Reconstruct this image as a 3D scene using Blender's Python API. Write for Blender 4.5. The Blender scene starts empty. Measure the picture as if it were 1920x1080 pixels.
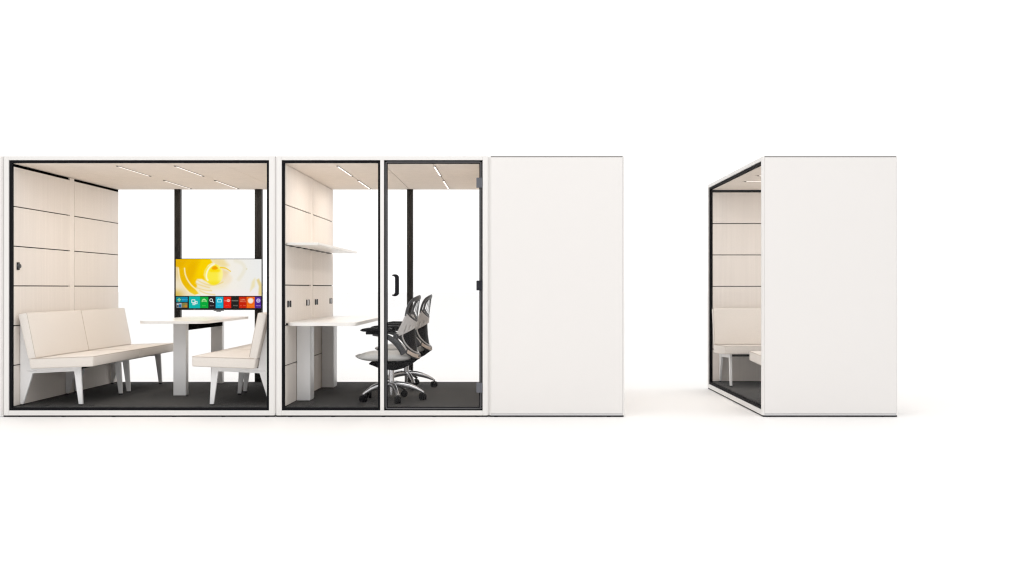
import bpy, bmesh, math, random
from mathutils import Vector, Matrix
random.seed(7)
R = math.radians
S = 212.0            # front-plane pixels per metre used while measuring
F = 8.49             # distance of the front faces of the pods
CAMZ = 1.1415
ZB, ZT = 0.014, 2.309          # underside and top of every pod
ZF, ZC = 0.0863, 2.2486        # carpet and ceiling heights
def X(px): return (px - 960.0) / S

sc = bpy.context.scene
col = sc.collection

# ------------------------------------------------------------------ materials
def mat(name, rgb, rough=0.5, metal=0.0, spec=0.5, noise=None, bump=None, coat=0.0, sheen=0.0, stretch=None):
    m = bpy.data.materials.new(name); m.use_nodes = True
    nt = m.node_tree; b = nt.nodes['Principled BSDF']
    b.inputs['Base Color'].default_value = (*rgb, 1)
    b.inputs['Roughness'].default_value = rough
    b.inputs['Metallic'].default_value = metal
    b.inputs['Specular IOR Level'].default_value = spec
    if coat: b.inputs['Coat Weight'].default_value = coat
    if sheen: b.inputs['Sheen Weight'].default_value = sheen
    tc = nt.nodes.new('ShaderNodeTexCoord')
    if noise:
        sca, amt = noise
        n = nt.nodes.new('ShaderNodeTexNoise'); n.inputs['Scale'].default_value = sca
        n.inputs['Detail'].default_value = 6
        if stretch:
            mp = nt.nodes.new('ShaderNodeMapping'); mp.inputs['Scale'].default_value = stretch
            nt.links.new(tc.outputs['Object'], mp.inputs['Vector']); nt.links.new(mp.outputs[0], n.inputs['Vector'])
        else: nt.links.new(tc.outputs['Object'], n.inputs['Vector'])
        r = nt.nodes.new('ShaderNodeMapRange')
        r.inputs['From Min'].default_value = .25; r.inputs['From Max'].default_value = .75
        r.inputs['To Min'].default_value = 1 - amt; r.inputs['To Max'].default_value = 1 + amt
        nt.links.new(n.outputs['Fac'], r.inputs['Value'])
        mx = nt.nodes.new('ShaderNodeMix'); mx.data_type = 'RGBA'; mx.blend_type = 'MULTIPLY'
        mx.inputs['Factor'].default_value = 1
        mx.inputs['A'].default_value = (*rgb, 1)
        nt.links.new(r.outputs['Result'], mx.inputs['B'])
        nt.links.new(mx.outputs['Result'], b.inputs['Base Color'])
    if bump:
        kind, sca, st = bump
        if kind == 'noise':
            t = nt.nodes.new('ShaderNodeTexNoise'); t.inputs['Scale'].default_value = sca
            t.inputs['Detail'].default_value = 3
            nt.links.new(tc.outputs['Object'], t.inputs['Vector']); o = t.outputs['Fac']
        else:                                     # fine ribs running up the panel
            t = nt.nodes.new('ShaderNodeTexWave'); t.inputs['Scale'].default_value = sca
            t.bands_direction = kind; t.inputs['Distortion'].default_value = .6
            nt.links.new(tc.outputs['Object'], t.inputs['Vector']); o = t.outputs['Fac']
        bp = nt.nodes.new('ShaderNodeBump'); bp.inputs['Strength'].default_value = st
        bp.inputs['Distance'].default_value = .003
        nt.links.new(o, bp.inputs['Height']); nt.links.new(bp.outputs['Normal'], b.inputs['Normal'])
    return m
def emit(name, rgb, strength):
    m = bpy.data.materials.new(name); m.use_nodes = True
    nt = m.node_tree; nt.nodes.clear()
    e = nt.nodes.new('ShaderNodeEmission'); o = nt.nodes.new('ShaderNodeOutputMaterial')
    e.inputs['Color'].default_value = (*rgb, 1); e.inputs['Strength'].default_value = strength
    nt.links.new(e.outputs[0], o.inputs[0]); return m
def glass(name, r0, tint):
    m = bpy.data.materials.new(name); m.use_nodes = True
    nt = m.node_tree; nt.nodes.clear()
    t = nt.nodes.new('ShaderNodeBsdfTransparent'); t.inputs['Color'].default_value = (*tint, 1)
    g = nt.nodes.new('ShaderNodeBsdfGlossy'); g.inputs['Roughness'].default_value = 0.02
    f = nt.nodes.new('ShaderNodeLayerWeight'); f.inputs['Blend'].default_value = .5
    p = nt.nodes.new('ShaderNodeMath'); p.operation = 'POWER'; p.inputs[1].default_value = 5
    a = nt.nodes.new('ShaderNodeMath'); a.operation = 'MULTIPLY_ADD'
    a.inputs[1].default_value = .05; a.inputs[2].default_value = r0       # Schlick reflectance, same from both sides
    mx = nt.nodes.new('ShaderNodeMixShader'); o = nt.nodes.new('ShaderNodeOutputMaterial')
    nt.links.new(f.outputs['Facing'], p.inputs[0]); nt.links.new(p.outputs[0], a.inputs[0])
    nt.links.new(a.outputs[0], mx.inputs[0]); nt.links.new(t.outputs[0], mx.inputs[1])
    nt.links.new(g.outputs[0], mx.inputs[2]); nt.links.new(mx.outputs[0], o.inputs[0])
    return m
def srgb(r, g, b):
    f = lambda c: (c/255/12.92) if c/255 <= .04045 else ((c/255 + .055)/1.055)**2.4
    return (f(r), f(g), f(b))

WHITE  = mat('white powder coat', (.80, .785, .77), .42, noise=(3, .012))
PANEL  = mat('white laminate panel', (.80, .78, .765), .4, noise=(1.1, .006))
PLINTH = mat('grey plinth', (.62, .62, .63), .5)
CAP    = mat('grey roof seal', (.22, .21, .20), .6)
GASKET = mat('black rubber gasket', (.011, .011, .013), .6, spec=.03)
JOINT  = mat('open joint black', (.004, .0035, .003), .9, spec=.0)
POST   = mat('black aluminium post', (.022, .020, .018), .42, spec=.15, noise=(5, .04))
FELT   = mat('beige acoustic felt', (.78, .73, .685), .95, spec=.1, noise=(3, .032), bump=('Y', 55, .12), stretch=(1, 14, .35))
FELTX  = mat('beige mullion cover', (.81, .76, .715), .9, spec=.1, noise=(9, .03))
CEIL   = mat('beige ceiling felt', (.78, .71, .64), .95, spec=.1, noise=(14, .03), bump=('noise', 300, .1))
CARPET = mat('charcoal carpet', (.074, .0725, .0715), .95, spec=.05, noise=(28, .20), bump=('noise', 420, .2))
CARPT2 = mat('dark floor fixing', (.012, .012, .012), .7)
FABRIC = mat('oatmeal woven fabric', (.77, .72, .67), .92, spec=.15, noise=(130, .05), bump=('noise', 500, .35), sheen=.1)
PIPE   = mat('taupe piping', (.58, .51, .45), .9, spec=.1)
METAL  = mat('white painted steel', (.83, .83, .835), .35, noise=(6, .012))
TOP    = mat('white table laminate', (.84, .82, .79), .28, noise=(4, .01))
BLACK  = mat('black plastic', (.012, .012, .014), .5, spec=.07, noise=(20, .12))
DARKG  = mat('charcoal plastic', (.055, .057, .062), .42, spec=.4, noise=(25, .1))
SHELLM = mat('grey flexible shell', (.56, .545, .54), .5, noise=(20, .04))
SILVER = mat('silver trim', (.50, .49, .49), .35, metal=.4)
BEIGEL = mat('beige label strip', (.50, .42, .36), .6)
SEATV  = mat('pale grey upholstery', (.56, .56, .55), .6, noise=(60, .04), bump=('noise', 350, .15))
CHROME = mat('polished aluminium', (.60, .60, .62), .2, metal=.88, noise=(18, .04))
HINGE  = mat('grey hinge metal', (.13, .135, .155), .4, metal=.3)
HINGED = mat('black hinge metal', (.02, .021, .028), .45, spec=.2)
ROLL   = mat('grey door profile', (.10, .10, .105), .4, spec=.3)
LAMPH  = mat('beige lamp housing', (.55, .48, .41), .5)
LIPM   = mat('dark brown lip', (.12, .10, .08), .6)
DIFF = emit('lamp diffuser', (1.0, .94, .88), 1.9)
GLASS  = glass('clear glass', .0015, (.995, .995, .995))
GLASSD = glass('door glass', .006, (.992, .992, .992))
GROUND = mat('white floor', (.882, .872, .864), .6, spec=.2, noise=(1.2, .004))
def flat(n, c, k=.9): return emit(n, srgb(*c), k)

# ------------------------------------------------------------------ mesh builder
class G:
    def __init__(s): s.bm = bmesh.new()
    def _bev(s, verts, b, seg):
        if b <= 0: return
        es = list({e for v in verts for e in v.link_edges})
        bmesh.ops.bevel(s.bm, geom=es, offset=b, offset_type='OFFSET', segments=seg, profile=.5, affect='EDGES', clamp_overlap=True)
    def box(s, x0, x1, y0, y1, z0, z1, b=0.0, seg=2):
        vs = [s.bm.verts.new(p) for p in ((x0,y0,z0),(x1,y0,z0),(x1,y1,z0),(x0,y1,z0),(x0,y0,z1),(x1,y0,z1),(x1,y1,z1),(x0,y1,z1))]
        for f in ((0,3,2,1),(4,5,6,7),(0,1,5,4),(1,2,6,5),(2,3,7,6),(3,0,4,7)): s.bm.faces.new([vs[i] for i in f])
        s._bev(vs, b, seg); return s
    def prism(s, poly, axis, a, c, b=0.0, seg=2):
        """extrude a 2-D polygon; axis x: poly=(y,z), y: poly=(x,z), z: poly=(x,y)"""
        def P(p, t): return {'x': (t, p[0], p[1]), 'y': (p[0], t, p[1]), 'z': (p[0], p[1], t)}[axis]
        lo = [s.bm.verts.new(P(p, a)) for p in poly]; hi = [s.bm.verts.new(P(p, c)) for p in poly]
        n = len(poly)
        s.bm.faces.new(lo); s.bm.faces.new(hi[::-1])
        for i in range(n): s.bm.faces.new((lo[i], hi[i], hi[(i+1) % n], lo[(i+1) % n]))
        s._bev(lo + hi, b, seg); return s
    def cyl(s, c, r, h, axis='z', n=24, r2=None, b=0.0):
        r2 = r if r2 is None else r2
        def P(u, v, t): return {'z': (c[0]+u, c[1]+v, c[2]+t), 'y': (c[0]+u, c[1]+t, c[2]+v), 'x': (c[0]+t, c[1]+u, c[2]+v)}[axis]
        lo = [s.bm.verts.new(P(r*math.cos(2*math.pi*i/n), r*math.sin(2*math.pi*i/n), 0)) for i in range(n)]
        hi = [s.bm.verts.new(P(r2*math.cos(2*math.pi*i/n), r2*math.sin(2*math.pi*i/n), h)) for i in range(n)]
        f1 = s.bm.faces.new(lo); f2 = s.bm.faces.new(hi)
        for i in range(n): s.bm.faces.new((lo[i], lo[(i+1) % n], hi[(i+1) % n], hi[i]))
        if b > 0:
            es = list(f1.edges) + list(f2.edges)
            bmesh.ops.bevel(s.bm, geom=es, offset=b, offset_type='OFFSET', segments=2, profile=.5, affect='EDGES')
        return s
    def sweep(s, pts, w, t, up=(0,0,1), closed=False, n=4, cap=True):
        """sweep a w x t section (n=4 box, else ellipse) along pts; w, t numbers or lists; w lies across, t along 'up'"""
        pts = [Vector(p) for p in pts]; N = len(pts)
        W = w if isinstance(w, (list, tuple)) else [w]*N
        T = t if isinstance(t, (list, tuple)) else [t]*N
        rings = []
        for i, p in enumerate(pts):
            a = pts[i-1] if (i > 0 or closed) else p
            c = pts[(i+1) % N] if (i < N-1 or closed) else p
            d = (c - a).normalized()
            u = up[i] if isinstance(up, list) else up
            u = Vector(u); u = (u - d*u.dot(d)).normalized(); v = d.cross(u)
            if n == 4: sec = [(-.5,-.5),(.5,-.5),(.5,.5),(-.5,.5)]
            else: sec = [(.5*math.cos(2*math.pi*k/n), .5*math.sin(2*math.pi*k/n)) for k in range(n)]
            rings.append([s.bm.verts.new(p + v*(q[0]*W[i]) + u*(q[1]*T[i])) for q in sec])
        m = len(rings[0])
        for i in range(N if closed else N-1):
            A, B = rings[i], rings[(i+1) % N]
            for k in range(m): s.bm.faces.new((A[k], A[(k+1) % m], B[(k+1) % m], B[k]))
        if not closed and cap:
            s.bm.faces.new(rings[0][::-1]); s.bm.faces.new(rings[-1])
        return s
    def obj(s, name, material, parent=None, smooth=None):
        bmesh.ops.recalc_face_normals(s.bm, faces=s.bm.faces[:])
        me = bpy.data.meshes.new(name); s.bm.to_mesh(me); s.bm.free()
        me.materials.append(material)
        if smooth:
            for p in me.polygons: p.use_smooth = True
            me.set_sharp_from_angle(angle=R(smooth))
        o = bpy.data.objects.new(name, me); col.objects.link(o)
        if parent: o.parent = parent
        return o
def empty(name, loc, rz, label, cat, group=None):
    o = bpy.data.objects.new(name, None); col.objects.link(o)
    o.empty_display_size = .2
    o.location = loc; o.rotation_euler = (0, 0, rz)
    o['label'] = label; o['category'] = cat
    if group: o['group'] = group
    return o
def copy_tree(o, parent=None):
    c = o.copy(); col.objects.link(c)
    if parent: c.parent = parent
    for ch in list(o.children): copy_tree(ch, c)
    return c
def smooth_path(pts, k=8):
    pts = [Vector(p) for p in pts]; out = []
    for i in range(len(pts)-1):
        p0 = pts[max(i-1, 0)]; p1 = pts[i]; p2 = pts[i+1]; p3 = pts[min(i+2, len(pts)-1)]
        for j in range(k):
            t = j/k
            out.append(.5*((2*p1) + (p2-p0)*t + (2*p0-5*p1+4*p2-p3)*t*t + (-p0+3*p1-3*p2+p3)*t**3))
    out.append(pts[-1]); return out
def rrect(x0, x1, y0, y1, r, k=6):
    out = []
    for cx, cy, a in ((x1-r, y0+r, -90), (x1-r, y1-r, 0), (x0+r, y1-r, 90), (x0+r, y0+r, 180)):
        for j in range(k+1):
            t = R(a + 90*j/k); out.append((cx + r*math.cos(t), cy + r*math.sin(t)))
    return out

# ------------------------------------------------------------------ the ground
g = G(); g.box(-150, 150, -40, 260, -.05, 0)
gr = g.obj('ground', GROUND); gr['kind'] = 'structure'

# ------------------------------------------------------------------ pods
FW, FT, FBt = .055, .036, .0435       # white frame: posts, top rail, bottom rail
GW, GS, GD = .022, .012, .033         # gasket width, set-back, depth
def ring(gm, x0, x1, z0, z1, w, y0, y1, b=0.0):
    gm.box(x0, x0+w, y0, y1, z0, z1, b); gm.box(x1-w, x1, y0, y1, z0, z1, b)
    gm.box(x0+w, x1-w, y0, y1, z1-w, z1, b); gm.box(x0+w, x1-w, y0, y1, z0, z0+w, b)
def glazed_face(root, W, D, rear, door=None):
    """white frame, black gasket and glass on one open face (front at y=0, rear at y=D)"""
    def Yv(y): return D - y if rear else y
    FW, GW = (.044, .010) if rear else (.055, .022)
    g = G(); c = .0165
    for sgn in (0, 1):
        poly = [(c, 0), (FW, 0), (FW, .045), (.012, .045), (.012, c), (0, c)]
        poly = [((W - p[0]) if sgn else p[0], Yv(p[1])) for p in poly]
        g.prism(poly, 'z', ZB, ZT, .002, 1)
    y0, y1 = sorted((Yv(0), Yv(.045)))
    g.box(FW, W-FW, y0, y1, ZT-FT, ZT, .004); g.box(FW, W-FW, y0, y1, ZB, ZB+FBt, .003)
    cols = [(FW, W-FW)]
    if door:
        g.box(door[0], door[1], y0, y1, ZB+FBt, ZT-FT)
        cols = [(FW, door[0]), (door[1], W-FW)]
    g.obj('window_frame', WHITE, root)
    z0, z1 = ZB+FBt, ZT-FT
    for i, (a, b) in enumerate(cols):
        y0, y1 = sorted((Yv(GS), Yv(GS+GD)))
        isdoor = door and i == 1
        if not isdoor:
            g = G(); ring(g, a, b, z0, z1, GW, y0, y1); gk = g.obj('gasket', GASKET, root)
            y0, y1 = sorted((Yv(.024), Yv(.032)))
            G().box(a+GW-.004, b-GW+.004, y0, y1, z0+GW-.004, z1-GW+.004).obj('glass_pane', GLASS, root)
        else:
            g = G(); ring(g, a, b, z0, z1, .010, y0, y1); g.obj('gasket', GASKET, root)
            dr = bpy.data.objects.new('door', None); col.objects.link(dr); dr.parent = root
            # inner black edging, rounded grey roll, pane, handle, three hinges
            zz0, zz1 = z0+.0105, z1-.0105; xa, xb = a+.0105, b-.0105
            g = G(); g.sweep([(p[0], .012, p[1]) for p in rrect(xa+.006, xb-.006, zz0+.006, zz1-.006, .016)], .011, .011, (0,1,0), True, 8)
            g.obj('door_profile', ROLL, dr, 60)
            g = G(); ring(g, xa+.012, xb-.012, zz0+.012, zz1-.012, .0075, .010, .034); g.obj('door_seal', GASKET, dr)
            G().box(xa+.0155, xb-.0155, .016, .026, zz0+.0155, zz1-.0155).obj('glass_pane', GLASSD, dr)
            hx, hz0, hz1 = X(745.3) - root.location.x, CAMZ - 13.4/S, CAMZ + 23.8/S
            pts = smooth_path([(hx-.034, .016, hz0), (hx-.018, -.020, hz0-.0005), (hx-.004, -.034, hz0+.012), (hx, -.036, hz0+.030),
                               (hx, -.036, hz1-.030), (hx-.004, -.034, hz1-.012), (hx-.018, -.020, hz1+.0005), (hx-.034, .016, hz1)], 5)
            g = G(); g.sweep(pts, .018, .036, (1,.15,0), False, 8); g.obj('handle', BLACK, dr, 60)
            for pz in (342.5, 535.3, 727):
                zc = CAMZ + (540-pz)/S; h = .044
                xh = X(904.2) - root.location.x
                g = G(); g.box(xh-.052, xh-.021, -.004, .015, zc-h, zc+h, .003)
                g.box(xh-.017, xh, -.006, .0095, zc-h, zc+h, .003); g.cyl((xh-.019, -.001, zc-h+.004), .004, 2*h-.008, 'z', 10)
                g.obj('hinge', HINGED if pz == 535.3 else HINGE, dr)
LAMPW = 4.2
def ceiling_light(root, x, y0, y1, lip):
    g = G(); g.box(x-.010, x+.010, y0, y1, ZC-.0030, ZC+.004, .001, 1)
    L = g.obj('ceiling_light', LAMPH, root)
    a, b = (x+.0045, x+.0095) if lip > 0 else (x-.0095, x-.0045)
    g = G(); g.box(a, b, y0+.035, y1-.035, ZC-.0058, ZC-.0033); g.obj('glare_lip', LIPM, L)
    for q in (y0+.0175, y1-.0355): g = G(); g.box(x-.0095, x+.0095, q, q+.018, ZC-.0075, ZC-.0033); g.obj('end_cap', BLACK, L)
    a, b = (x-.0095, x+.0040) if lip > 0 else (x-.0040, x+.0095)
    G().box(a, b, y0+.035, y1-.035, ZC-.0052, ZC-.0033).obj('diffuser', DIFF, L)
    l = bpy.data.lights.new('ceiling_lamp', 'AREA'); l.shape = 'RECTANGLE'; l.size = .012; l.size_y = y1-y0-.08
    l.energy = LAMPW; l.color = (1, .93, .855)
    o = bpy.data.objects.new('ceiling_lamp', l); col.objects.link(o); o.parent = L
    o.location = ((a+b)/2, (y0+y1)/2, ZC-.0062)
    return L
def pod(name, px, py, rz, W, D, label, lights, seams, wall_top, door=None, rear_posts=(), tl=.08, tr=.08, feet=(), lip=1, group='white office pods'):
    root = empty(name, (px, py, 0), rz, label, 'office pod', group)
    glazed_face(root, W, D, False, door); glazed_face(root, W, D, True)
    yi0, yi1 = GS+GD+.001, D-(.07 if D > 2 else .047)
    nmod = 2 if D > 2 else 1
    # outer side panels, plinth strips and roof seal
    for sgn in (0, 1):
        def xs(a, b): return (W-b, W-a) if sgn else (a, b)
        y0, y1 = .0175, D-.0175
        g = G(); g.box(*xs(0, .0115), y0, y1, .0325, 2.2985, .0015); g.obj('side_panel', PANEL, root)
        g = G(); g.box(*xs(.0035, .0115), y0, y1, ZB, .0315); g.obj('plinth', PLINTH, root)
        g = G(); g.box(*xs(.002, .0115), y0, y1, 2.2995, 2.3085); g.obj('roof_seal', CAP, root)
        t = tr if sgn else tl
        g = G(); g.box(*xs(.0125, t-.021), .046, D-.046, ZF-.004, ZC-.001); g.obj('wall_core', JOINT, root)
        # felt panels with open black joints, mullion cover between the two columns
        cols = [(yi0, yi1)] if nmod == 1 else [(yi0, (yi0+yi1)/2-.049), ((yi0+yi1)/2+.049, yi1)]
        zs = [ZF] + [CAMZ - (p-540)/S for p in ((686, 611, 536, 461, 386) if wall_top > .01 else (686.5, 610.5, 534.5, 458.5, 382.5))] + [ZC - wall_top]
        for a, b in cols:
            for k in range(6):
                lo = zs[k] + (.0045 if k else .005); hi = zs[k+1] - (.0045 if k < 5 else 0)
                g = G(); g.box(*xs(t-.020, t), a, b, lo, hi, .0025, 2); g.obj('wall_panel', FELT, root)
        if nmod == 2:
            m = (yi0+yi1)/2
            g = G(); g.box(*xs(t-.020, t-.003), m-.0455, m+.0455, ZF+.004, ZC-.003, .001, 1); g.obj('wall_mullion', FELTX, root)
    # floor slab, black sheet added as the shadow line under it, carpet
    G().box(.006, W-.006, .007, D-.007, .002, ZB-.0005).obj('base_shade', BLACK, root)
    G().box(.0125, W-.0125, .0455, D-.0455, ZB+.002, ZF-.010).obj('base', PLINTH, root)
    g = G()
    ms = [yi0, yi1] if nmod == 1 else [yi0, (yi0+yi1)/2, yi1]
    for a, b in zip(ms[:-1], ms[1:]): g.box(tl-.018, W-tr+.018, a+.001, b-.001, ZF-.0095, ZF, .0012, 1)
    g.obj('carpet', CARPET, root)
    # ceiling: felt tiles between the seams, roof slab above
    g = G(); edges = [tl-.018] + sorted(list(lights) + list(seams)) + [W-tr+.018]
    for a, b in zip(edges[:-1], edges[1:]):
        for c, d in zip(ms[:-1], ms[1:]): g.box(a+.0025, b-.0025, c+.0005, d-.0005, ZC, ZC+.012, .001, 1)
    g.obj('ceiling_panel', CEIL, root)
    G().box(tl-.018, W-tr+.018, .0475, D-.0475, ZC+.0122, ZC+.0150).obj('ceiling_core', JOINT, root)
    G().box(.0125, W-.0125, .0455, D-.0455, ZC+.0155, ZT-.004).obj('roof', WHITE, root)
    for x in lights:
        for k in range(nmod):
            a = yi0 + (yi1-yi0)/nmod*k
            ceiling_light(root, x, a + (.130 if k == 0 else .165), a + (yi1-yi0)/nmod - (.17 if (k == 0 and nmod == 2) else .10), lip)
    for (a, b) in rear_posts:
        g = G(); y1 = yi1-.002; z0, z1 = ZF+.0005, ZC-.0005
        g.box(a, (a+b)/2-.003, y1-.055, y1, z0, z1, .001, 1); g.box((a+b)/2+.003, b, y1-.055, y1, z0, z1, .001, 1)
        g.box((a+b)/2-.003, (a+b)/2+.003, y1-.049, y1, z0, z1)
        g.obj('post', POST, root)
    for (a, b) in feet:
        g = G(); g.cyl((a, b, 0.0005), .024, .0135, 'z', 20, .021); g.obj('foot', BLACK, root)
    return root
def w2l(rootx, *pxs): return [X(p) - rootx for p in pxs]

ax = X(4.5); AW = X(516) - ax; AD = 2.38
feetA = [(x, y) for x in w2l(ax, 36.5, 118, 212, 325, 418, 500) for y in (.026, AD-.08)]
podA = pod('office_pod', ax, F, 0, AW, AD, 'wide white office pod with cream benches and a television behind one big window',
    w2l(ax, 203, 314), w2l(ax, 108, 410), .028,
    rear_posts=[(-3.78-ax, -3.714-ax), (-2.88-ax, -2.802-ax)], tr=.062, feet=feetA)
bx = X(516.3); BW = X(916.6) - bx
feetB = [(x, y) for x in w2l(bx, 543, 624, 718.5, 814, 895) for y in (.026, AD-.08)]
podB = pod('office_pod', bx, F, 0, BW, AD, 'white office pod with a hinged glass door, two swivel chairs and a desk inside',
    w2l(bx, 625.5, 811), w2l(bx, 716), .004, door=w2l(bx, 713, 719.9),
    rear_posts=[(-1.176-bx, -1.110-bx)], feet=feetB)
DW, DD = 2.41, X(1684) - X(1430)
feetD = [(DW-.025, .062), (DW-.025, DD-.138), (.05, .062), (.05, DD-.138)]
podD = pod('office_pod', X(1430), F+DW, R(-90), DW, DD, 'narrow white office pod standing apart on the right, open glazed side facing left',
    (DW/2-.262, DW/2+.262), (DW/2-.73, DW/2+.73), .030, feet=feetD, lip=-1)
podC = copy_tree(podD); podC.location.x = X(916.9)
podC['label'] = 'plain white closed pod end panel beside the glass door, at the end of the row'
# edge of the joint to the next pod, just at the left border of the picture
g = G(); g.box(-.075, -.010, .003, .05, ZB, ZT, .002); g.box(-.010, -.002, .014, .05, ZB, ZT-.001)
g.obj('joint_strip', WHITE, podA)
# wall control in the meeting pod
g = G(); ya, yb = .088, .130; zc = 1.3375
g.box(.0805, .088, ya, yb, zc-.034, zc+.034, .002)
sw = g.obj('wall_switch', BLACK, podA)
g = G(); g.cyl((.0882, (ya+yb)/2+.002, zc), .027, .016, 'x', 8, .017); g.obj('knob', DARKG, sw)
# sockets on the desk wall
for (yc, dark) in ((8.665, 1), (9.455, 0), (9.865, 1), (10.655, 0)):
    y = yc - F; zc = 1.1415 - 29.8*1.02/S*(1 if yc < 9 else 1); zc = .998
    g = G(); g.box(.0805, .0865, y-.068, y-.026, zc-.029, zc+.029, .0015); g.box(.0805, .0865, y+.026, y+.068, zc-.029, zc+.029, .0015)
    s_ = g.obj('wall_socket', BLACK, podB)
    G().box(.0805, .0845, y-.0255, y+.0255, zc-.023, zc+.023, .001).obj('socket_plate', DARKG if dark else METAL, s_)
# dark carpet fixings close to the windows
for root, pxs in ((podA, (84, 170, 373, 420)), (podB, (585, 675.5, 765, 855))):
    for p in pxs:
        xw = (p-960)/S*1.0136
        g = G(); g.cyl((xw-root.location.x, 8.607-F, ZF+.0004), .034, .0022, 'z', 24); g.obj('floor_fixing', CARPT2, root)

# ------------------------------------------------------------------ benches
L = 1.074
def bench(loc, rz, label):
    root = empty('bench', loc, rz, label, 'bench', 'beige benches')
    h = L/2
    seat = [(.118, .425), (.694, .447), (.694, .356), (.135, .334)]
    g = G(); g.prism(seat, 'x', -h, h, .013, 4); s = g.obj('seat', FABRIC, root, 40)
    def pip(y, z0, z1=None):
        return [(y, z0)]
    g = G()
    yb, zb = .140, .4262; yf, zf = .6915, .4475
    g.sweep([(-h+.002, yb, zb), (-h+.002, yf-.008, zf-.0035), (-h+.010, yf, zf-.003), (h-.010, yf, zf-.003), (h-.002, yf-.008, zf-.0035), (h-.002, yb, zb)], .0055, .0055, (0,0,1), False, 6)
    g.obj('piping', PIPE, s, 60)
    back = [(.023, .820), (.106, .836), (.186, .430), (.115, .4195)]
    g = G(); g.prism(back, 'x', -h, h, .012, 4); b = g.obj('backrest', FABRIC, root, 40)
    g = G()
    g.sweep([(-h+.0015, .1815, .440), (-h+.0015, .1035, .829), (h-.0015, .1035, .829), (h-.0015, .1815, .440)], .005, .005, (.3,1,.2), False, 6)
    g.obj('piping', PIPE, b, 60)
    plate = [(0, .011), (0, .739), (.0385, .737), (.1095, .427), (.124, .333), (.544, .347), (.561, .011), (.526, .011), (.486, .308), (.112, .290), (.027, .011)]
    for sx in (-1, 1):
        c = sx*(h-.098)
        g = G(); g.prism(plate, 'x', c-.011, c+.011, .0012, 1); fr = g.obj('leg_frame', METAL, root)
        g = G(); g.box(c-.010, c+.010, .001, .026, 0.0005, .0105); g.box(c-.010, c+.010, .528, .560, 0.0005, .0105)
        g.obj('foot_pad', BLACK, fr)
    g = G(); g.box(-h+.115, h-.115, .15, .50, .318, .333); g.obj('seat_board', JOINT, root)
    g = G(); g.box(-h+.080, h-.080, .066, .148, .304, .316, .005, 3); g.obj('rail', METAL, root, 40)
    return root
AL, AR = ax + .083, -2.157
b0 = bench((AL+.002, 9.08, ZF), R(-90), 'beige bench on the left wall nearest the window, its steel end frame in full view')
def place(loc, rz, label):
    b = copy_tree(b0); b.location = loc; b.rotation_euler = (0, 0, rz); b['label'] = label; return b
place((AL+.002, 10.155, ZF), R(-90), 'farther beige bench on the left wall, its seat reaching behind the table leg')
place((AR, 9.08, ZF), R(90), 'beige bench right of the meeting table, half cut off by the window frame')
place((AR, 10.155, ZF), R(90), 'bench mostly hidden behind the right-hand bench, its legs showing under that seat')
dx0, dx1 = X(1430), X(1684)
place((2.245+L/2, F+DW-.083, ZF), R(180), 'beige bench facing forward against the far wall of the freestanding right pod')
place((2.29+L/2, F+.083, ZF), 0, 'bench corner poking out from behind the front edge of the freestanding right pod')

# ------------------------------------------------------------------ meeting table
t = empty('meeting_table', (-3.225, 9.9, ZF), 0, 'long white meeting table between the beige benches, below the television', 'table')
def tl_(x, y): return (x + 3.225, y - 9.9)
g = G(); x0, y0 = tl_(-3.558, 9.08); x1, y1 = tl_(-2.892, 10.72)
g.prism(rrect(x0, x1-.012, y0, y1-.03, .13, 10), 'z', .7165, .7415, .003, 2); g.obj('table_top', TOP, t, 40)
for (a, b, y, yy) in ((-3.318, -3.193, 9.40, 9.48), (-3.332, -3.207, 10.62, 10.70)):
    xa, ya = tl_(a, y); xb, yb = tl_(b, yy)
    g = G(); g.box(xa, xb, ya, yb, .001, .7155, .006, 3); lg = g.obj('leg', METAL, t, 40)
    if y > 10:
        g = G(); g.cyl((xa+.060, ya-.003, .048), .019, .0025, 'y', 20); g.obj('cable_grommet', BLACK, lg)
xa, ya = tl_(-3.315, 9.4805); xb, yb = tl_(-3.200, 10.6195)
g = G(); g.box(xa, xb, ya, yb, .638, .7155, .003); g.box(xb+.0005, xb+.006, yb-.22, yb-.06, .66, .71, .002)
g.obj('cable_tray', JOINT, t)

# ------------------------------------------------------------------ television
tvy = 10.640
tv = empty('television', (-3.2525, tvy, 1.183), 0, 'flat television showing a yellow flower above a row of coloured app tiles', 'television')
K = 1.2532/(9.817*S)      # metres per unit of the measured screen picture
def sx(u): return (u - 868.5)*K
def sz(v): return (521.5 - v)*K
g = G(); g.box(sx(72), sx(1665), .0, .035, sz(995), sz(48), .003); g.obj('housing', BLACK, tv)
g = G(); g.box(sx(500), sx(1250), .0355, .0475, sz(800), sz(200)); g.obj('wall_bracket', BLACK, tv)
g = G(); g.box(sx(778), sx(960), -.004, .02, sz(1012), sz(998), .001); g.box(sx(830), sx(905), -.006, .02, sz(1028), sz(1013), .001)
g.obj('sensor_bar', DARKG, tv)
def mixc(a, b, t):
    t = max(0, min(1, t)); return tuple(a[i]*(1-t)+b[i]*t for i in range(3))
def sst(a, b, x):
    t = max(0, min(1, (x-a)/(b-a))); return t*t*(3-2*t)
def pdist(poly, x, y):
    """signed distance to a polygon, positive inside"""
    best = 1e9; ins = False; n = len(poly)
    for i in range(n):
        x1, y1 = poly[i]; x2, y2 = poly[(i+1) % n]
        dx, dy = x2-x1, y2-y1; t = max(0, min(1, ((x-x1)*dx+(y-y1)*dy)/(dx*dx+dy*dy+1e-9)))
        best = min(best, (x-x1-t*dx)**2 + (y-y1-t*dy)**2)
        if (y1 > y) != (y2 > y) and x < x1 + (y-y1)*dx/dy: ins = not ins
    return math.sqrt(best)*(1 if ins else -1)
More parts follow.
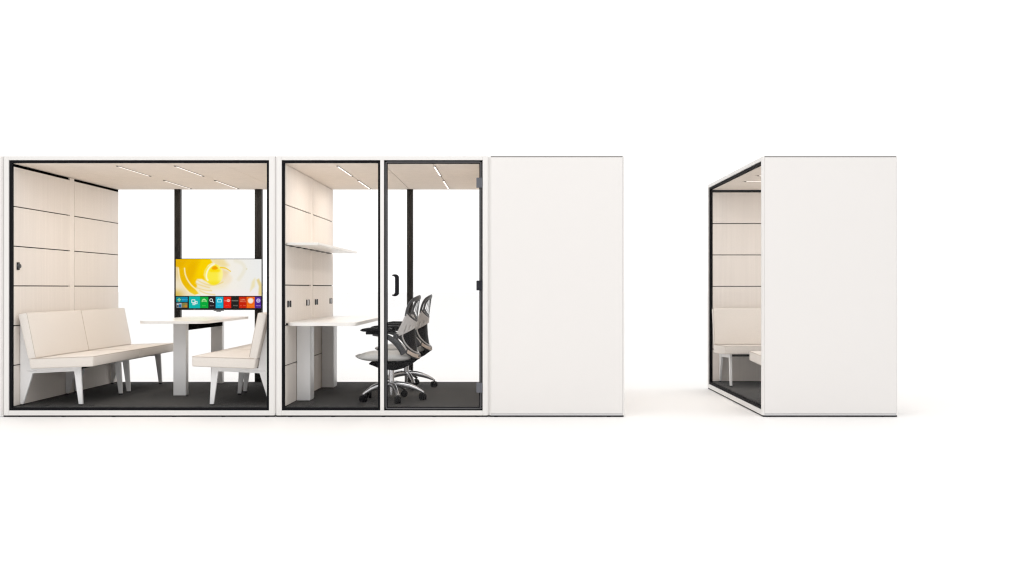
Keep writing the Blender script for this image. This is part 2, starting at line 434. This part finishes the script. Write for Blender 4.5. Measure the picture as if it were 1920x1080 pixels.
def ldist(line, x, y):
    best = 1e9
    for (x1, y1), (x2, y2) in zip(line[:-1], line[1:]):
        dx, dy = x2-x1, y2-y1; t = max(0, min(1, ((x-x1)*dx+(y-y1)*dy)/(dx*dx+dy*dy+1e-9)))
        best = min(best, (x-x1-t*dx)**2 + (y-y1-t*dy)**2)
    return math.sqrt(best)
def sm(line): return [(p.x, p.y) for p in smooth_path([(q[0], q[1], 0) for q in line], 3)]
MAIN = [(40,20),(690,20),(760,120),(680,170),(615,270),(600,350),(625,430),(680,490),(560,425),(480,425),(450,470),(475,560),(440,600),(360,530),(290,430),(255,330),(245,240),(150,250),(40,200)]
BAND = [(140,230),(240,240),(250,340),(290,440),(360,540),(450,610),(520,690),(430,720),(330,670),(250,580),(190,500),(150,400)]
CORN = [(40,190),(120,200),(138,300),(150,400),(190,500),(250,585),(330,675),(420,725),(420,780),(40,780)]
EDGE = sm([(243,225),(255,330),(300,440),(370,540),(460,620),(530,715)])
EDG2 = sm([(128,220),(140,330),(175,470),(245,585),(330,675),(430,730)])
RIM  = sm([(790,150),(725,190),(672,260),(645,345),(650,410),(672,450)])
ORAN = [(735,228),(770,188),(820,183),(868,228),(825,252),(760,252)]
STRK = sm([(905,212),(985,222),(1045,252),(1092,286)])
UNDR = [(940,235),(1060,300),(1010,390),(930,460)]
TOPS = [(720,40),(960,60),(1050,170),(980,205),(880,185),(800,150)]
RGT1 = [(1490,470),(1540,410),(1535,560),(1450,650)]
RGT2 = [(1570,440),(1610,420),(1660,520),(1670,740),(1605,720),(1615,560)]
FOLD = [sm(q) for q in ([(470,440),(560,490),(690,535),(830,530),(950,480)], [(440,500),(560,545),(700,585)], [(460,585),(600,625),(740,640)], [(520,640),(640,690),(800,715)])]
FLD2 = sm([(1180,90),(1290,130),(1350,220),(1310,330),(1240,430)])
def petal(x, y):
    """colour of the flower picture at measured point (x, y)"""
    c = mixc((247,242,231), (240,240,238), sst(1000, 1650, x))
    c = mixc(c, (246,238,236), sst(560, 720, y)*sst(600, 800, x))
    c = mixc(c, (242,220,150), .85*sst(-60, 50, pdist(TOPS, x, y)))
    c = mixc(c, (243,214,150), .85*sst(-45, 40, pdist(UNDR, x, y)))
    c = mixc(c, (246,226,190), .6*(1-sst(60, 150, math.hypot(x-1010, (y-420)*1.1))))
    c = mixc(c, (246,232,196), .8*(1-sst(0, 170, abs(y-560+.1*(x-500))))*(1-sst(430, 640, abs(x-480))))
    yel = mixc((240,184,2), (254,212,0), sst(330, 600, x) + .25*math.sin(x*.02+y*.013))
    yel = mixc(yel, (226,176,10), (1-sst(80, 260, x))*.7)
    c = mixc(c, yel, sst(-16, 18, pdist(MAIN, x, y)))
    c = mixc(c, mixc((238,188,6), (243,205,40), sst(520, 700, y)), sst(-10, 14, pdist(BAND, x, y)))
    c = mixc(c, mixc(mixc((232,208,150), (240,226,196), sst(330, 520, y)), (216,184,84), sst(560, 720, y)*(1-sst(80, 330, x))), .95*sst(-12, 16, pdist(CORN, x, y)))
    c = mixc(c, (255,240,176), 1-sst(5, 17, ldist(EDGE, x, y)))
    c = mixc(c, (252,236,190), 1-sst(4, 16, ldist(EDG2, x, y)))
    for q in FOLD: c = mixc(c, (240,210,120), .65*(1-sst(3, 20, ldist(q, x, y))))
    ball = math.hypot((x-785)/168, (y-340)/195)
    bc = mixc((255,238,70), (255,246,150), sst(820, 930, x)); bc = mixc(bc, (250,226,40), sst(430, 520, y))
    bc = mixc(bc, (255,222,0), (1-sst(0, 45, abs(y-270)))*(1-sst(60, 130, abs(x-800))))
    c = mixc(c, bc, 1-sst(.93, 1.03, ball))
    c = mixc(c, (255,234,60), .8*(1-sst(0, .08, abs(ball-1.0)))*sst(860, 760, x)*sst(200, 260, y))
    c = mixc(c, (255,253,222), 1-sst(6, 22, ldist(RIM, x, y)))
    c = mixc(c, (245,168,0), sst(-8, 10, pdist(ORAN, x, y)))
    c = mixc(c, (246,208,36), 1-sst(6, 20 - 8*sst(960, 1092, x), ldist(STRK, x, y)))
    c = mixc(c, (238,224,170), .75*sst(-28, 20, pdist(RGT1, x, y))); c = mixc(c, (230,206,128), .85*sst(-22, 18, pdist(RGT2, x, y)))
    c = mixc(c, (238,232,212), .7*(1-sst(6, 60, ldist(FLD2, x, y))))
    c = mixc(c, (224,216,178), .8*(1-sst(6, 20, math.hypot(x-1385, y-240))))
    return c
def picture(parent):
    bm = bmesh.new(); NX, NY = 170, 74
    lay = bm.loops.layers.float_color.new('Col')
    vs = [[bm.verts.new((sx(82+(1660-82)*i/NX), -.0012, sz(60+(735-60)*j/NY))) for i in range(NX+1)] for j in range(NY+1)]
    for j in range(NY):
        for i in range(NX):
            f = bm.faces.new((vs[j+1][i], vs[j+1][i+1], vs[j][i+1], vs[j][i]))
            for l, (p, q) in zip(f.loops, ((i, j+1), (i+1, j+1), (i+1, j), (i, j))):
                cc = petal(82+(1660-82)*p/NX, 60+(735-60)*q/NY); l[lay] = (*srgb(*cc), 1)
    me = bpy.data.meshes.new('screen'); bm.to_mesh(me); bm.free()
    m = bpy.data.materials.new('flower picture'); m.use_nodes = True; nt = m.node_tree; nt.nodes.clear()
    e = nt.nodes.new('ShaderNodeEmission'); o = nt.nodes.new('ShaderNodeOutputMaterial'); a = nt.nodes.new('ShaderNodeVertexColor')
    a.layer_name = 'Col'; e.inputs['Strength'].default_value = .97
    nt.links.new(a.outputs[0], e.inputs[0]); nt.links.new(e.outputs[0], o.inputs[0])
    me.materials.append(m); ob = bpy.data.objects.new('screen', me); col.objects.link(ob); ob.parent = parent
picture(tv)
INK = flat('white screen ink', (235, 245, 245), .95)
def plate(gm, u0, u1, v0, v1, y=-.0012):
    a = [gm.bm.verts.new(p) for p in ((sx(u0), y, sz(v1)), (sx(u1), y, sz(v1)), (sx(u1), y, sz(v0)), (sx(u0), y, sz(v0)))]
    gm.bm.faces.new(a)
def tile(u0, u1, rgb, v0=752, v1=960):
    g = G(); plate(g, u0, u1, v0, v1); return g.obj('app_tile', flat('tile %d %d %d' % rgb, rgb), tv)
def line(gm, pts, w=9, y=-.0024):
    for (a, b) in zip(pts[:-1], pts[1:]):
        d = Vector((b[0]-a[0], b[1]-a[1])); l = d.length; d /= l; n = Vector((-d.y, d.x))*w/2; e = d*w*.3
        q = [Vector(a)-e+n, Vector(b)+e+n, Vector(b)+e-n, Vector(a)-e-n]
        gm.bm.faces.new([gm.bm.verts.new((sx(p.x), y, sz(p.y))) for p in q]); y -= .00004
def circ(u, v, r, n=18, a0=0, a1=360): return [(u+r*math.cos(R(a0+(a1-a0)*i/n)), v+r*math.sin(R(a0+(a1-a0)*i/n))) for i in range(n+1)]
def disc(gm, u, v, r, y=-.0024, n=20, rv=None):
    rv = rv or r
    gm.bm.faces.new([gm.bm.verts.new((sx(u+r*math.cos(2*math.pi*i/n)), y, sz(v+rv*math.sin(2*math.pi*i/n)))) for i in range(n)])
def word(txt, u, v, h, parent, m=None, width=None):
    c = bpy.data.curves.new('caption', 'FONT'); c.body = txt; c.align_x = 'CENTER'; c.align_y = 'CENTER'; c.size = 1
    to = bpy.data.objects.new('caption', c); col.objects.link(to)
    me = bpy.data.meshes.new_from_object(to); bpy.data.objects.remove(to)
    xs = [q.co.x for q in me.vertices]; ys = [q.co.y for q in me.vertices]
    k = h*K/(max(ys)-min(ys)); kx = k if not width else width*K/(max(xs)-min(xs))
    cx, cy = (max(xs)+min(xs))/2, (max(ys)+min(ys))/2
    for q in me.vertices: q.co = Vector((sx(u)+(q.co.x-cx)*kx, -.0026, sz(v)+(q.co.y-cy)*k))
    me.materials.clear(); me.materials.append(m or INK)
    ob = bpy.data.objects.new('caption', me); col.objects.link(ob); ob.parent = parent
# source tile with its thumbnails
T = tile(88, 300, (20, 140, 150), 752, 850)
g = G(); plate(g, 195, 299, 757, 845, -.0018); g.obj('tile_shade', flat('tile blue', (8, 140, 185)), T)
g = G(); disc(g, 145, 790, 12, -.0026, 12, 14); disc(g, 145, 826, 12, -.0026, 12, 14); disc(g, 126, 806, 14, -.0026, 12, 11); disc(g, 166, 806, 14, -.0026, 12, 11); g.obj('icon', flat('pale green', (170, 225, 150)), T)
word('|||||', 250, 806, 20, T, flat('pale blue', (120, 215, 250)), 92)
T = tile(96, 195, (150, 160, 165), 864, 952)
g = G(); plate(g, 140, 180, 890, 945, -.0018); g.obj('thumbnail', flat('tile blue two', (20, 110, 170)), T)
g = G(); plate(g, 150, 186, 876, 888, -.0018); plate(g, 100, 136, 884, 900, -.0018); g.obj('thumbnail', flat('pale sky', (200, 220, 225)), T)
g = G(); plate(g, 104, 134, 905, 940, -.0018); g.obj('thumbnail', flat('slate', (70, 72, 80)), T)
T = tile(200, 298, (150, 128, 78), 864, 952)
g = G(); disc(g, 268, 925, 26, -.0018); g.obj('thumbnail', flat('amber', (200, 140, 40)), T)
g = G(); disc(g, 228, 895, 20, -.0018); g.obj('thumbnail', flat('olive', (120, 140, 70)), T)
T = tile(325, 529, (18, 190, 180), 746, 962)
g = G()
line(g, [(378,808),(435,808),(435,860),(378,860),(378,808)], 12); line(g, [(444,838),(475,838),(475,880),(444,880),(444,838)], 11); line(g, [(398,870),(436,870),(436,898),(398,898),(398,870)], 11)
g.obj('icon', INK, T)
word('Apps', 428, 978, 18, tv, flat('grey ink', (150, 150, 150)), 50)
T = tile(531, 680, (12, 175, 62))
g = G(); line(g, [(566,845),(568,818),(585,800),(622,800),(640,818),(643,845)], 11); line(g, [(574,832),(634,832)], 9); line(g, [(585,812),(625,812)], 7); line(g, [(604,784),(604,798)], 9); g.obj('icon', flat('pale lime', (190, 250, 170)), T)
word('Games', 604, 915, 18, T, flat('lime ink', (120, 235, 120)), 66)
T = tile(690, 815, (40, 34, 36))
g = G(); line(g, circ(735, 815, 26), 11); line(g, [(754,834),(780,857)], 13); g.obj('icon', INK, T)
word('Search', 746, 913, 20, T, flat('grey ink two', (170, 160, 160)), 74)
T = tile(817, 955, (30, 185, 215))
g = G(); line(g, [(852,802),(925,802),(925,848),(852,848),(852,802)], 13); line(g, [(868,786),(880,798)], 9); line(g, [(905,786),(893,798)], 9); g.obj('icon', flat('ice', (170, 250, 255)), T)
word('Live TV', 886, 913, 20, T, flat('sky ink', (110, 220, 255)), 60)
T = tile(965, 1100, (240, 38, 20))
word('You', 997, 824, 26, T, flat('pink ink', (255, 190, 175)), 42)
g = G(); disc(g, 1051, 822, 30, -.0024, 20, 24); g.obj('icon', flat('cream', (255, 215, 195)), T)
g = G(); line(g, [(1034,822),(1068,822)], 10, -.003); g.obj('icon', flat('brick', (225, 110, 90)), T)
word('YouTube', 1032, 913, 15, T, flat('coral ink', (255, 110, 90)), 80)
T = tile(1110, 1240, (36, 38, 36))
word('|||||||', 1172, 824, 22, T, flat('bone ink', (200, 195, 180)), 110)
word('|||||', 1180, 913, 20, T, flat('bone ink two', (160, 155, 145)), 76)
T = tile(1245, 1383, (205, 38, 12))
word('||||', 1318, 803, 24, T, flat('peach ink', (255, 190, 140)), 76)
word('|||||', 1315, 836, 26, T, flat('peach ink two', (255, 170, 125)), 96)
word('|| |||', 1316, 913, 20, T, flat('peach ink three', (250, 120, 90)), 98)
T = tile(1385, 1534, (252, 112, 22))
g = G(); disc(g, 1460, 825, 40, -.0024, 24)
for k in range(14): disc(g, 1460+46*math.cos(k*math.pi/7), 825+46*math.sin(k*math.pi/7), 8, -.00245, 8)
g.obj('icon', flat('warm white', (255, 243, 225)), T)
word('||||||', 1460, 915, 17, T, flat('apricot ink', (255, 165, 70)), 110)
T = tile(1536, 1650, (82, 42, 150))
g = G(); disc(g, 1601, 822, 38); g.obj('icon', flat('lilac', (225, 212, 250)), T)
g = G(); line(g, [(1570,810),(1632,810)], 6, -.003); line(g, [(1570,834),(1632,834)], 6, -.0031); line(g, [(1601,790),(1601,855)], 6, -.0032); line(g, circ(1601,822,17,12), 5, -.0033); g.obj('icon', flat('violet', (120, 85, 185)), T)
word('Internet', 1600, 913, 20, T, flat('lilac ink', (205, 185, 245)), 80)

# ------------------------------------------------------------------ desk and shelf in the door pod
BWALL = bx + .081
d = empty('desk', (BWALL, 8.575, ZF), 0, 'white desk along the wall in front of the swivel chairs, on two square columns', 'desk')
g = G(); g.prism(rrect(.001, .618, 0, 2.07, .05), 'z', .7158, .7465, .004, 2); g.obj('desk_top', TOP, d, 40)
for (y0, y1) in ((8.955, 9.125), (10.137, 10.325)):
    g = G(); g.box(.004, .128, y0-8.575, y1-8.575, .004, .7148, .006, 3); lg = g.obj('leg', METAL, d, 40)
    g = G(); g.box(.004, .122, y1-8.575+.0005, y1-8.575+.045, .010, .70, .004); g.obj('column_rear', METAL, lg)
    g = G(); g.box(.012, .120, y0-8.575+.01, y1-8.575-.01, .0005, .0035); g.obj('foot_plate', BLACK, lg)
g = G(); g.box(.0005, .012, -.025, -.003, .722, .742, .001); g.obj('wall_clip', BLACK, d)
s = empty('wall_shelf', (BWALL, 8.545, 0), 0, 'white shelf fixed to the beige wall high above the desk', 'shelf')
g = G(); g.prism(rrect(.0005, .293, 0, 2.14, .018), 'z', 1.5260, 1.5465, .003, 2); g.obj('shelf_board', TOP, s, 40)
for k in range(7):
    y = .12 + k*.29
    g = G(); g.box(.0005, .022, y, y+.11, 1.518, 1.5255, .001); g.obj('shelf_gap_shade', BLACK, s)  # black bars drawn as the shadow gaps between shelf and wall

# ------------------------------------------------------------------ swivel chairs (face -x)
def lerp(tab, z):
    if z <= tab[0][0]: return tab[0][1]
    for (a, b), (c, dd) in zip(tab[:-1], tab[1:]):
        if z <= c: return b + (dd-b)*(z-a)/(c-a)
    return tab[-1][1]
XE = [(.40,.19),(.50,.135),(.60,.060),(.72,.122),(.82,.168),(.955,.208),(.99,.22)]
XC = [(.40,.262),(.55,.238),(.70,.230),(.74,.236),(.85,.25),(.985,.268)]
HW = .235
def back(n, z, off=0.0):
    x = lerp(XE, z) + (lerp(XC, z)-lerp(XE, z))*(1-abs(n)**2.2)
    return Vector((x+off, n*HW, z))
def backn(n, z):
    e = .01
    du = back(n+e, z) - back(n-e, z); dv = back(n, z+e) - back(n, z-e)
    q = du.cross(dv).normalized()
    return q if q.x > 0 else -q
def chair(loc, rz, label):
    root = empty('swivel_chair', loc, rz, label, 'office chair', 'swivel chairs at the desk')
    # seat: soft superellipse with a dropped front edge
    g = G(); NU, NV = 40, 16; rings = []
    for j in range(NV+1):
        ph = -math.pi/2 + math.pi*j/NV; cp, sp = math.cos(ph), math.sin(ph)
        rr = abs(cp)**.45; zz = math.copysign(abs(sp)**.8, sp)
        ringv = []
        for i in range(NU):
            th = 2*math.pi*i/NU; ct, st = math.cos(th), math.sin(th)
            x = math.copysign(abs(ct)**.55, ct)*.262*rr; y = math.copysign(abs(st)**.55, st)*.245*rr
            fr = max(0, (-x-.08)/.18)
            ringv.append(g.bm.verts.new((x-.062, y, .418 + zz*.043*(1-.35*fr*fr) - .012*fr*fr*(1 if zz > 0 else -.8))))
        rings.append(ringv)
    for j in range(NV):
        for i in range(NU): g.bm.faces.new((rings[j][i], rings[j][(i+1) % NU], rings[j+1][(i+1) % NU], rings[j+1][i]))
    bmesh.ops.remove_doubles(g.bm, verts=g.bm.verts[:], dist=1e-5)
    g.obj('seat', SEATV, root, 75)
    # grey shell band at the waist, with slots
    g = G(); NN, NZ = 66, 12; vv = []
    for i in range(NN+1):
        n = -1 + 2*i/NN; k = 1-n*n
        zl = .602 + .088*k; zu = .822 - .085*k
        vv.append([g.bm.verts.new(back(n, zl+(zu-zl)*j/NZ, .004)) for j in range(NZ+1)])
    for i in range(NN):
        for j in range(NZ):
            ai = abs(i-NN/2+.5)
            if 1 <= j <= 5 and ai < 27 and int(ai) % 6 in (2, 3): continue
            g.bm.faces.new((vv[i][j], vv[i+1][j], vv[i+1][j+1], vv[i][j+1]))
    sh = g.obj('back_shell', SHELLM, root, 60)
    md = sh.modifiers.new('thickness', 'SOLIDIFY'); md.thickness = .012; md.offset = 0
    # upper loop
    up = [(-.96,.80),(-1.0,.86),(-.97,.905),(-.86,.938),(-.6,.955),(-.3,.962),(0,.965)]
    up = up + [(-n, z) for n, z in up[-2::-1]]
    P = smooth_path([back(n, z) for n, z in up], 4)
    ups = [backn(max(-.99, min(.99, p.y/HW)), p.z) for p in P]
    W_ = [.030 + .020*math.sin(math.pi*i/(len(P)-1))**2 for i in range(len(P))]
    g = G(); g.sweep(P, W_, .020, ups, False, 8)
    lo = [(n, .822-.085*(1-n*n)+.012) for n in [(-.94+1.88*i/14) for i in range(15)]]
    Q = smooth_path([back(n, z) for n, z in lo], 2)
    g.sweep(Q, .024, .018, [backn(max(-.99, min(.99, p.y/HW)), p.z) for p in Q], False, 8)
    g.obj('upper_back_frame', DARKG, root, 60)
    # net in the upper loop: open strands
    g = G()
    for k in range(-5, 6):
        n = k/6.3; z0 = .822-.085*(1-n*n)+.012; z1 = .955 - .04*max(0, abs(n)-.5)*2
        g.sweep([back(n, z0+(z1-z0)*j/6, .002) for j in range(7)], .0045, .003, (1,0,0), False, 4)
    g.obj('back_net', DARKG, root)
    # lower loop
    lw = [(-.99,.635),(-1.0,.58),(-.98,.52),(-.90,.474),(-.70,.440),(-.38,.421),(0,.414)]
    lw = lw + [(-n, z) for n, z in lw[-2::-1]]
    P = smooth_path([back(n, z) for n, z in lw], 4)
    N_ = [backn(max(-.99, min(.99, p.y/HW)), p.z) for p in P]
    g = G(); g.sweep(P, .056, .022, N_, False, 8); lf = g.obj('lower_back_frame', DARKG, root, 60)
    i0, i1, i2 = int(len(P)*.16), int(len(P)*.25), int(len(P)*.47)
    for (a, b, m) in ((i0, i1, SILVER), (i1, i2, BEIGEL), (len(P)-i2, len(P)-i1, BEIGEL), (len(P)-i1, len(P)-i0, SILVER)):
        g = G(); g.sweep([P[i]+N_[i]*.012 + Vector((0,0,-.004)) for i in range(a, b)], .036, .004, N_[a:b], False, 4); g.obj('trim_strip', m, lf)
    inn = [(n*.80, z+.034) for n, z in lw]
    P2 = smooth_path([back(n, z, -.004) for n, z in inn], 4)
    g = G(); g.sweep(P2, .016, .012, [backn(max(-.99, min(.99, p.y/HW)), p.z) for p in P2], False, 8); g.obj('inner_trim', SILVER, lf, 60)
    g = G(); v2 = []
    for i in range(21):
        n = -.80 + 1.6*i/20; zl = lerp([(0,.432),(.30,.440),(.56,.459),(.72,.50),(.80,.56)], abs(n)); zu = .615 + .078*(1-n*n)
        v2.append([g.bm.verts.new(back(n, zl+(zu-zl)*j/6, -.008)) for j in range(7)])
    for i in range(20):
        for j in range(6): g.bm.faces.new((v2[i][j], v2[i+1][j], v2[i+1][j+1], v2[i][j+1]))
    fb = g.obj('lumbar_fabric', BLACK, root, 60); md = fb.modifiers.new('thickness', 'SOLIDIFY'); md.thickness = .006
    # arms
    for sy in (-1, 1):
        P3 = smooth_path([(.150, sy*.246, .452), (.115, sy*.262, .515), (.045, sy*.274, .585), (-.03, sy*.276, .622), (-.13, sy*.276, .637)], 5)
        g = G(); g.sweep(P3, .026, [.062-.026*i/(len(P3)-1) for i in range(len(P3))], (.5,0,1), False, 8); ar = g.obj('arm_support', DARKG, root, 60)
        g = G(); g.prism([(-.215, .658), (-.245, .668), (-.225, .684), (-.17, .693), (.035, .690), (.05, .676), (.035, .656)], 'y', sy*.276-.046, sy*.276+.046, .012, 3)
        g.box(-.19, 0, sy*.276-.03, sy*.276+.03, .632, .6565, .004)
        g.obj('arm_pad', BLACK, root, 40)
    # tilt mechanism and spine
    g = G(); g.prism([(-.175,.372),(-.205,.345),(-.16,.33),(-.09,.30),(.04,.285),(.12,.305),(.20,.345),(.262,.392),(.272,.425),(.235,.432),(.17,.395),(.09,.373)], 'y', -.085, .085, .008, 2)
    g.box(-.16, .05, -.16, .16, .352, .366, .004); g.obj('tilt_mechanism', BLACK, root, 40)
    # chrome column and five-star base
    g = G(); g.cyl((0,0,.05), .017, .08, 'z', 20); g.cyl((0,0,.1305), .036, .038, 'z', 24, .030, .004); g.cyl((0,0,.169), .026, .125, 'z', 24); g.obj('gas_column', CHROME, root, 40)
    for k in range(5):
        a = R(72*k + 1.5); cx, cy = math.cos(a), math.sin(a)
        rs = [.020, .06, .11, .17, .225, .275, .305]; zz = [.150, .151, .146, .133, .114, .090, .074]
        g = G(); g.sweep([(r*cx, r*cy, z) for r, z in zip(rs, zz)], [.046,.046,.044,.040,.036,.034,.036], [.050,.058,.058,.052,.042,.030,.016], (0,0,1), False, 10)
        g.obj('base_arm', CHROME, root, 50)
        g = G(); ex, ey = .296*cx, .296*cy; ca = a + R(random.uniform(20, 70)) if k != 4 else a+R(90)
        ux, uy = math.cos(ca), math.sin(ca)
        for sd in (-1, 1):
            c0 = Vector((ex+ux*.0, ey+uy*.0, .0335)); axv = Vector((ux, uy, 0))
            M = axv.to_track_quat('Z', 'Y').to_matrix().to_4x4()
            M.translation = c0 + axv*sd*.0145
            res = bmesh.ops.create_cone(g.bm, cap_ends=True, segments=22, radius1=.033, radius2=.029 if sd > 0 else .033, depth=.021, matrix=M)
        g.cyl((ex, ey, .030), .008, .044, 'z', 10)
        g.obj('caster', BLACK, root, 40)
    return root
c0 = chair((-1.135, 9.030, ZF), R(-1), 'swivel chair nearest the glass door, pale seat and chrome star base')
c1 = copy_tree(c0); c1.location = (-1.122, 10.185, ZF); c1.rotation_euler = (0, 0, R(1.5))
c1['label'] = 'swivel chair farther back in the door pod, partly hidden behind the nearer chair'

# ------------------------------------------------------------------ camera, light, world
cam = bpy.data.cameras.new('camera'); co = bpy.data.objects.new('camera', cam); col.objects.link(co)
co.location = (0, 0, CAMZ); co.rotation_euler = (R(90), 0, 0)
cam.sensor_width = 36; cam.lens = 36*1800/1920; cam.clip_end = 1000
sc.camera = co
w = bpy.data.worlds.new('World'); sc.world = w; w.use_nodes = True
bg = w.node_tree.nodes['Background']; bg.inputs['Strength'].default_value = 1.0
nt = w.node_tree                        # studio: bright white sweep behind the pods, dimmer room on the camera's side
tc = nt.nodes.new('ShaderNodeTexCoord'); sp = nt.nodes.new('ShaderNodeSeparateXYZ'); rp = nt.nodes.new('ShaderNodeValToRGB'); mr = nt.nodes.new('ShaderNodeMapRange')
mr.inputs['From Min'].default_value = -1; mr.inputs['From Max'].default_value = 1
ma = nt.nodes.new('ShaderNodeMath'); ma.operation = 'MULTIPLY'; ma.inputs[1].default_value = .60
mb = nt.nodes.new('ShaderNodeMath'); mb.operation = 'MULTIPLY_ADD'; mb.inputs[1].default_value = .80
nt.links.new(tc.outputs['Generated'], sp.inputs[0]); nt.links.new(sp.outputs['Y'], ma.inputs[0])
nt.links.new(sp.outputs['Z'], mb.inputs[0]); nt.links.new(ma.outputs[0], mb.inputs[2]); nt.links.new(mb.outputs[0], mr.inputs['Value']); nt.links.new(mr.outputs[0], rp.inputs[0])
rp.color_ramp.elements[0].position = .20; rp.color_ramp.elements[0].color = (.42, .42, .425, 1)
rp.color_ramp.elements[1].position = .62; rp.color_ramp.elements[1].color = (1.22, 1.217, 1.213, 1)
nt.links.new(rp.outputs[0], bg.inputs['Color'])
def area(name, loc, target, sx_, sy_, power, rgb):
    l = bpy.data.lights.new(name, 'AREA'); l.shape = 'RECTANGLE'; l.size = sx_; l.size_y = sy_; l.energy = power; l.color = rgb
    o = bpy.data.objects.new(name, l); col.objects.link(o); o.location = loc
    o.rotation_euler = (Vector(target)-Vector(loc)).to_track_quat('-Z', 'Y').to_euler(); return o
area('softbox', (-.9, 2.6, 6.2), (-.6, 8.3, 1.0), 10, 3.5, 155, (1, .97, .93))
sc.view_settings.view_transform = 'Standard'; sc.view_settings.look = 'None'
sc.view_settings.exposure = 0; sc.view_settings.gamma = 1
sc.cycles.max_bounces = 10; sc.cycles.diffuse_bounces = 5; sc.cycles.transparent_max_bounces = 24
sc.cycles.use_denoising = True
sc.cycles.filter_width = 1.25
sc.cycles.sample_clamp_indirect = 6
sc.cycles.caustics_reflective = False; sc.cycles.caustics_refractive = False
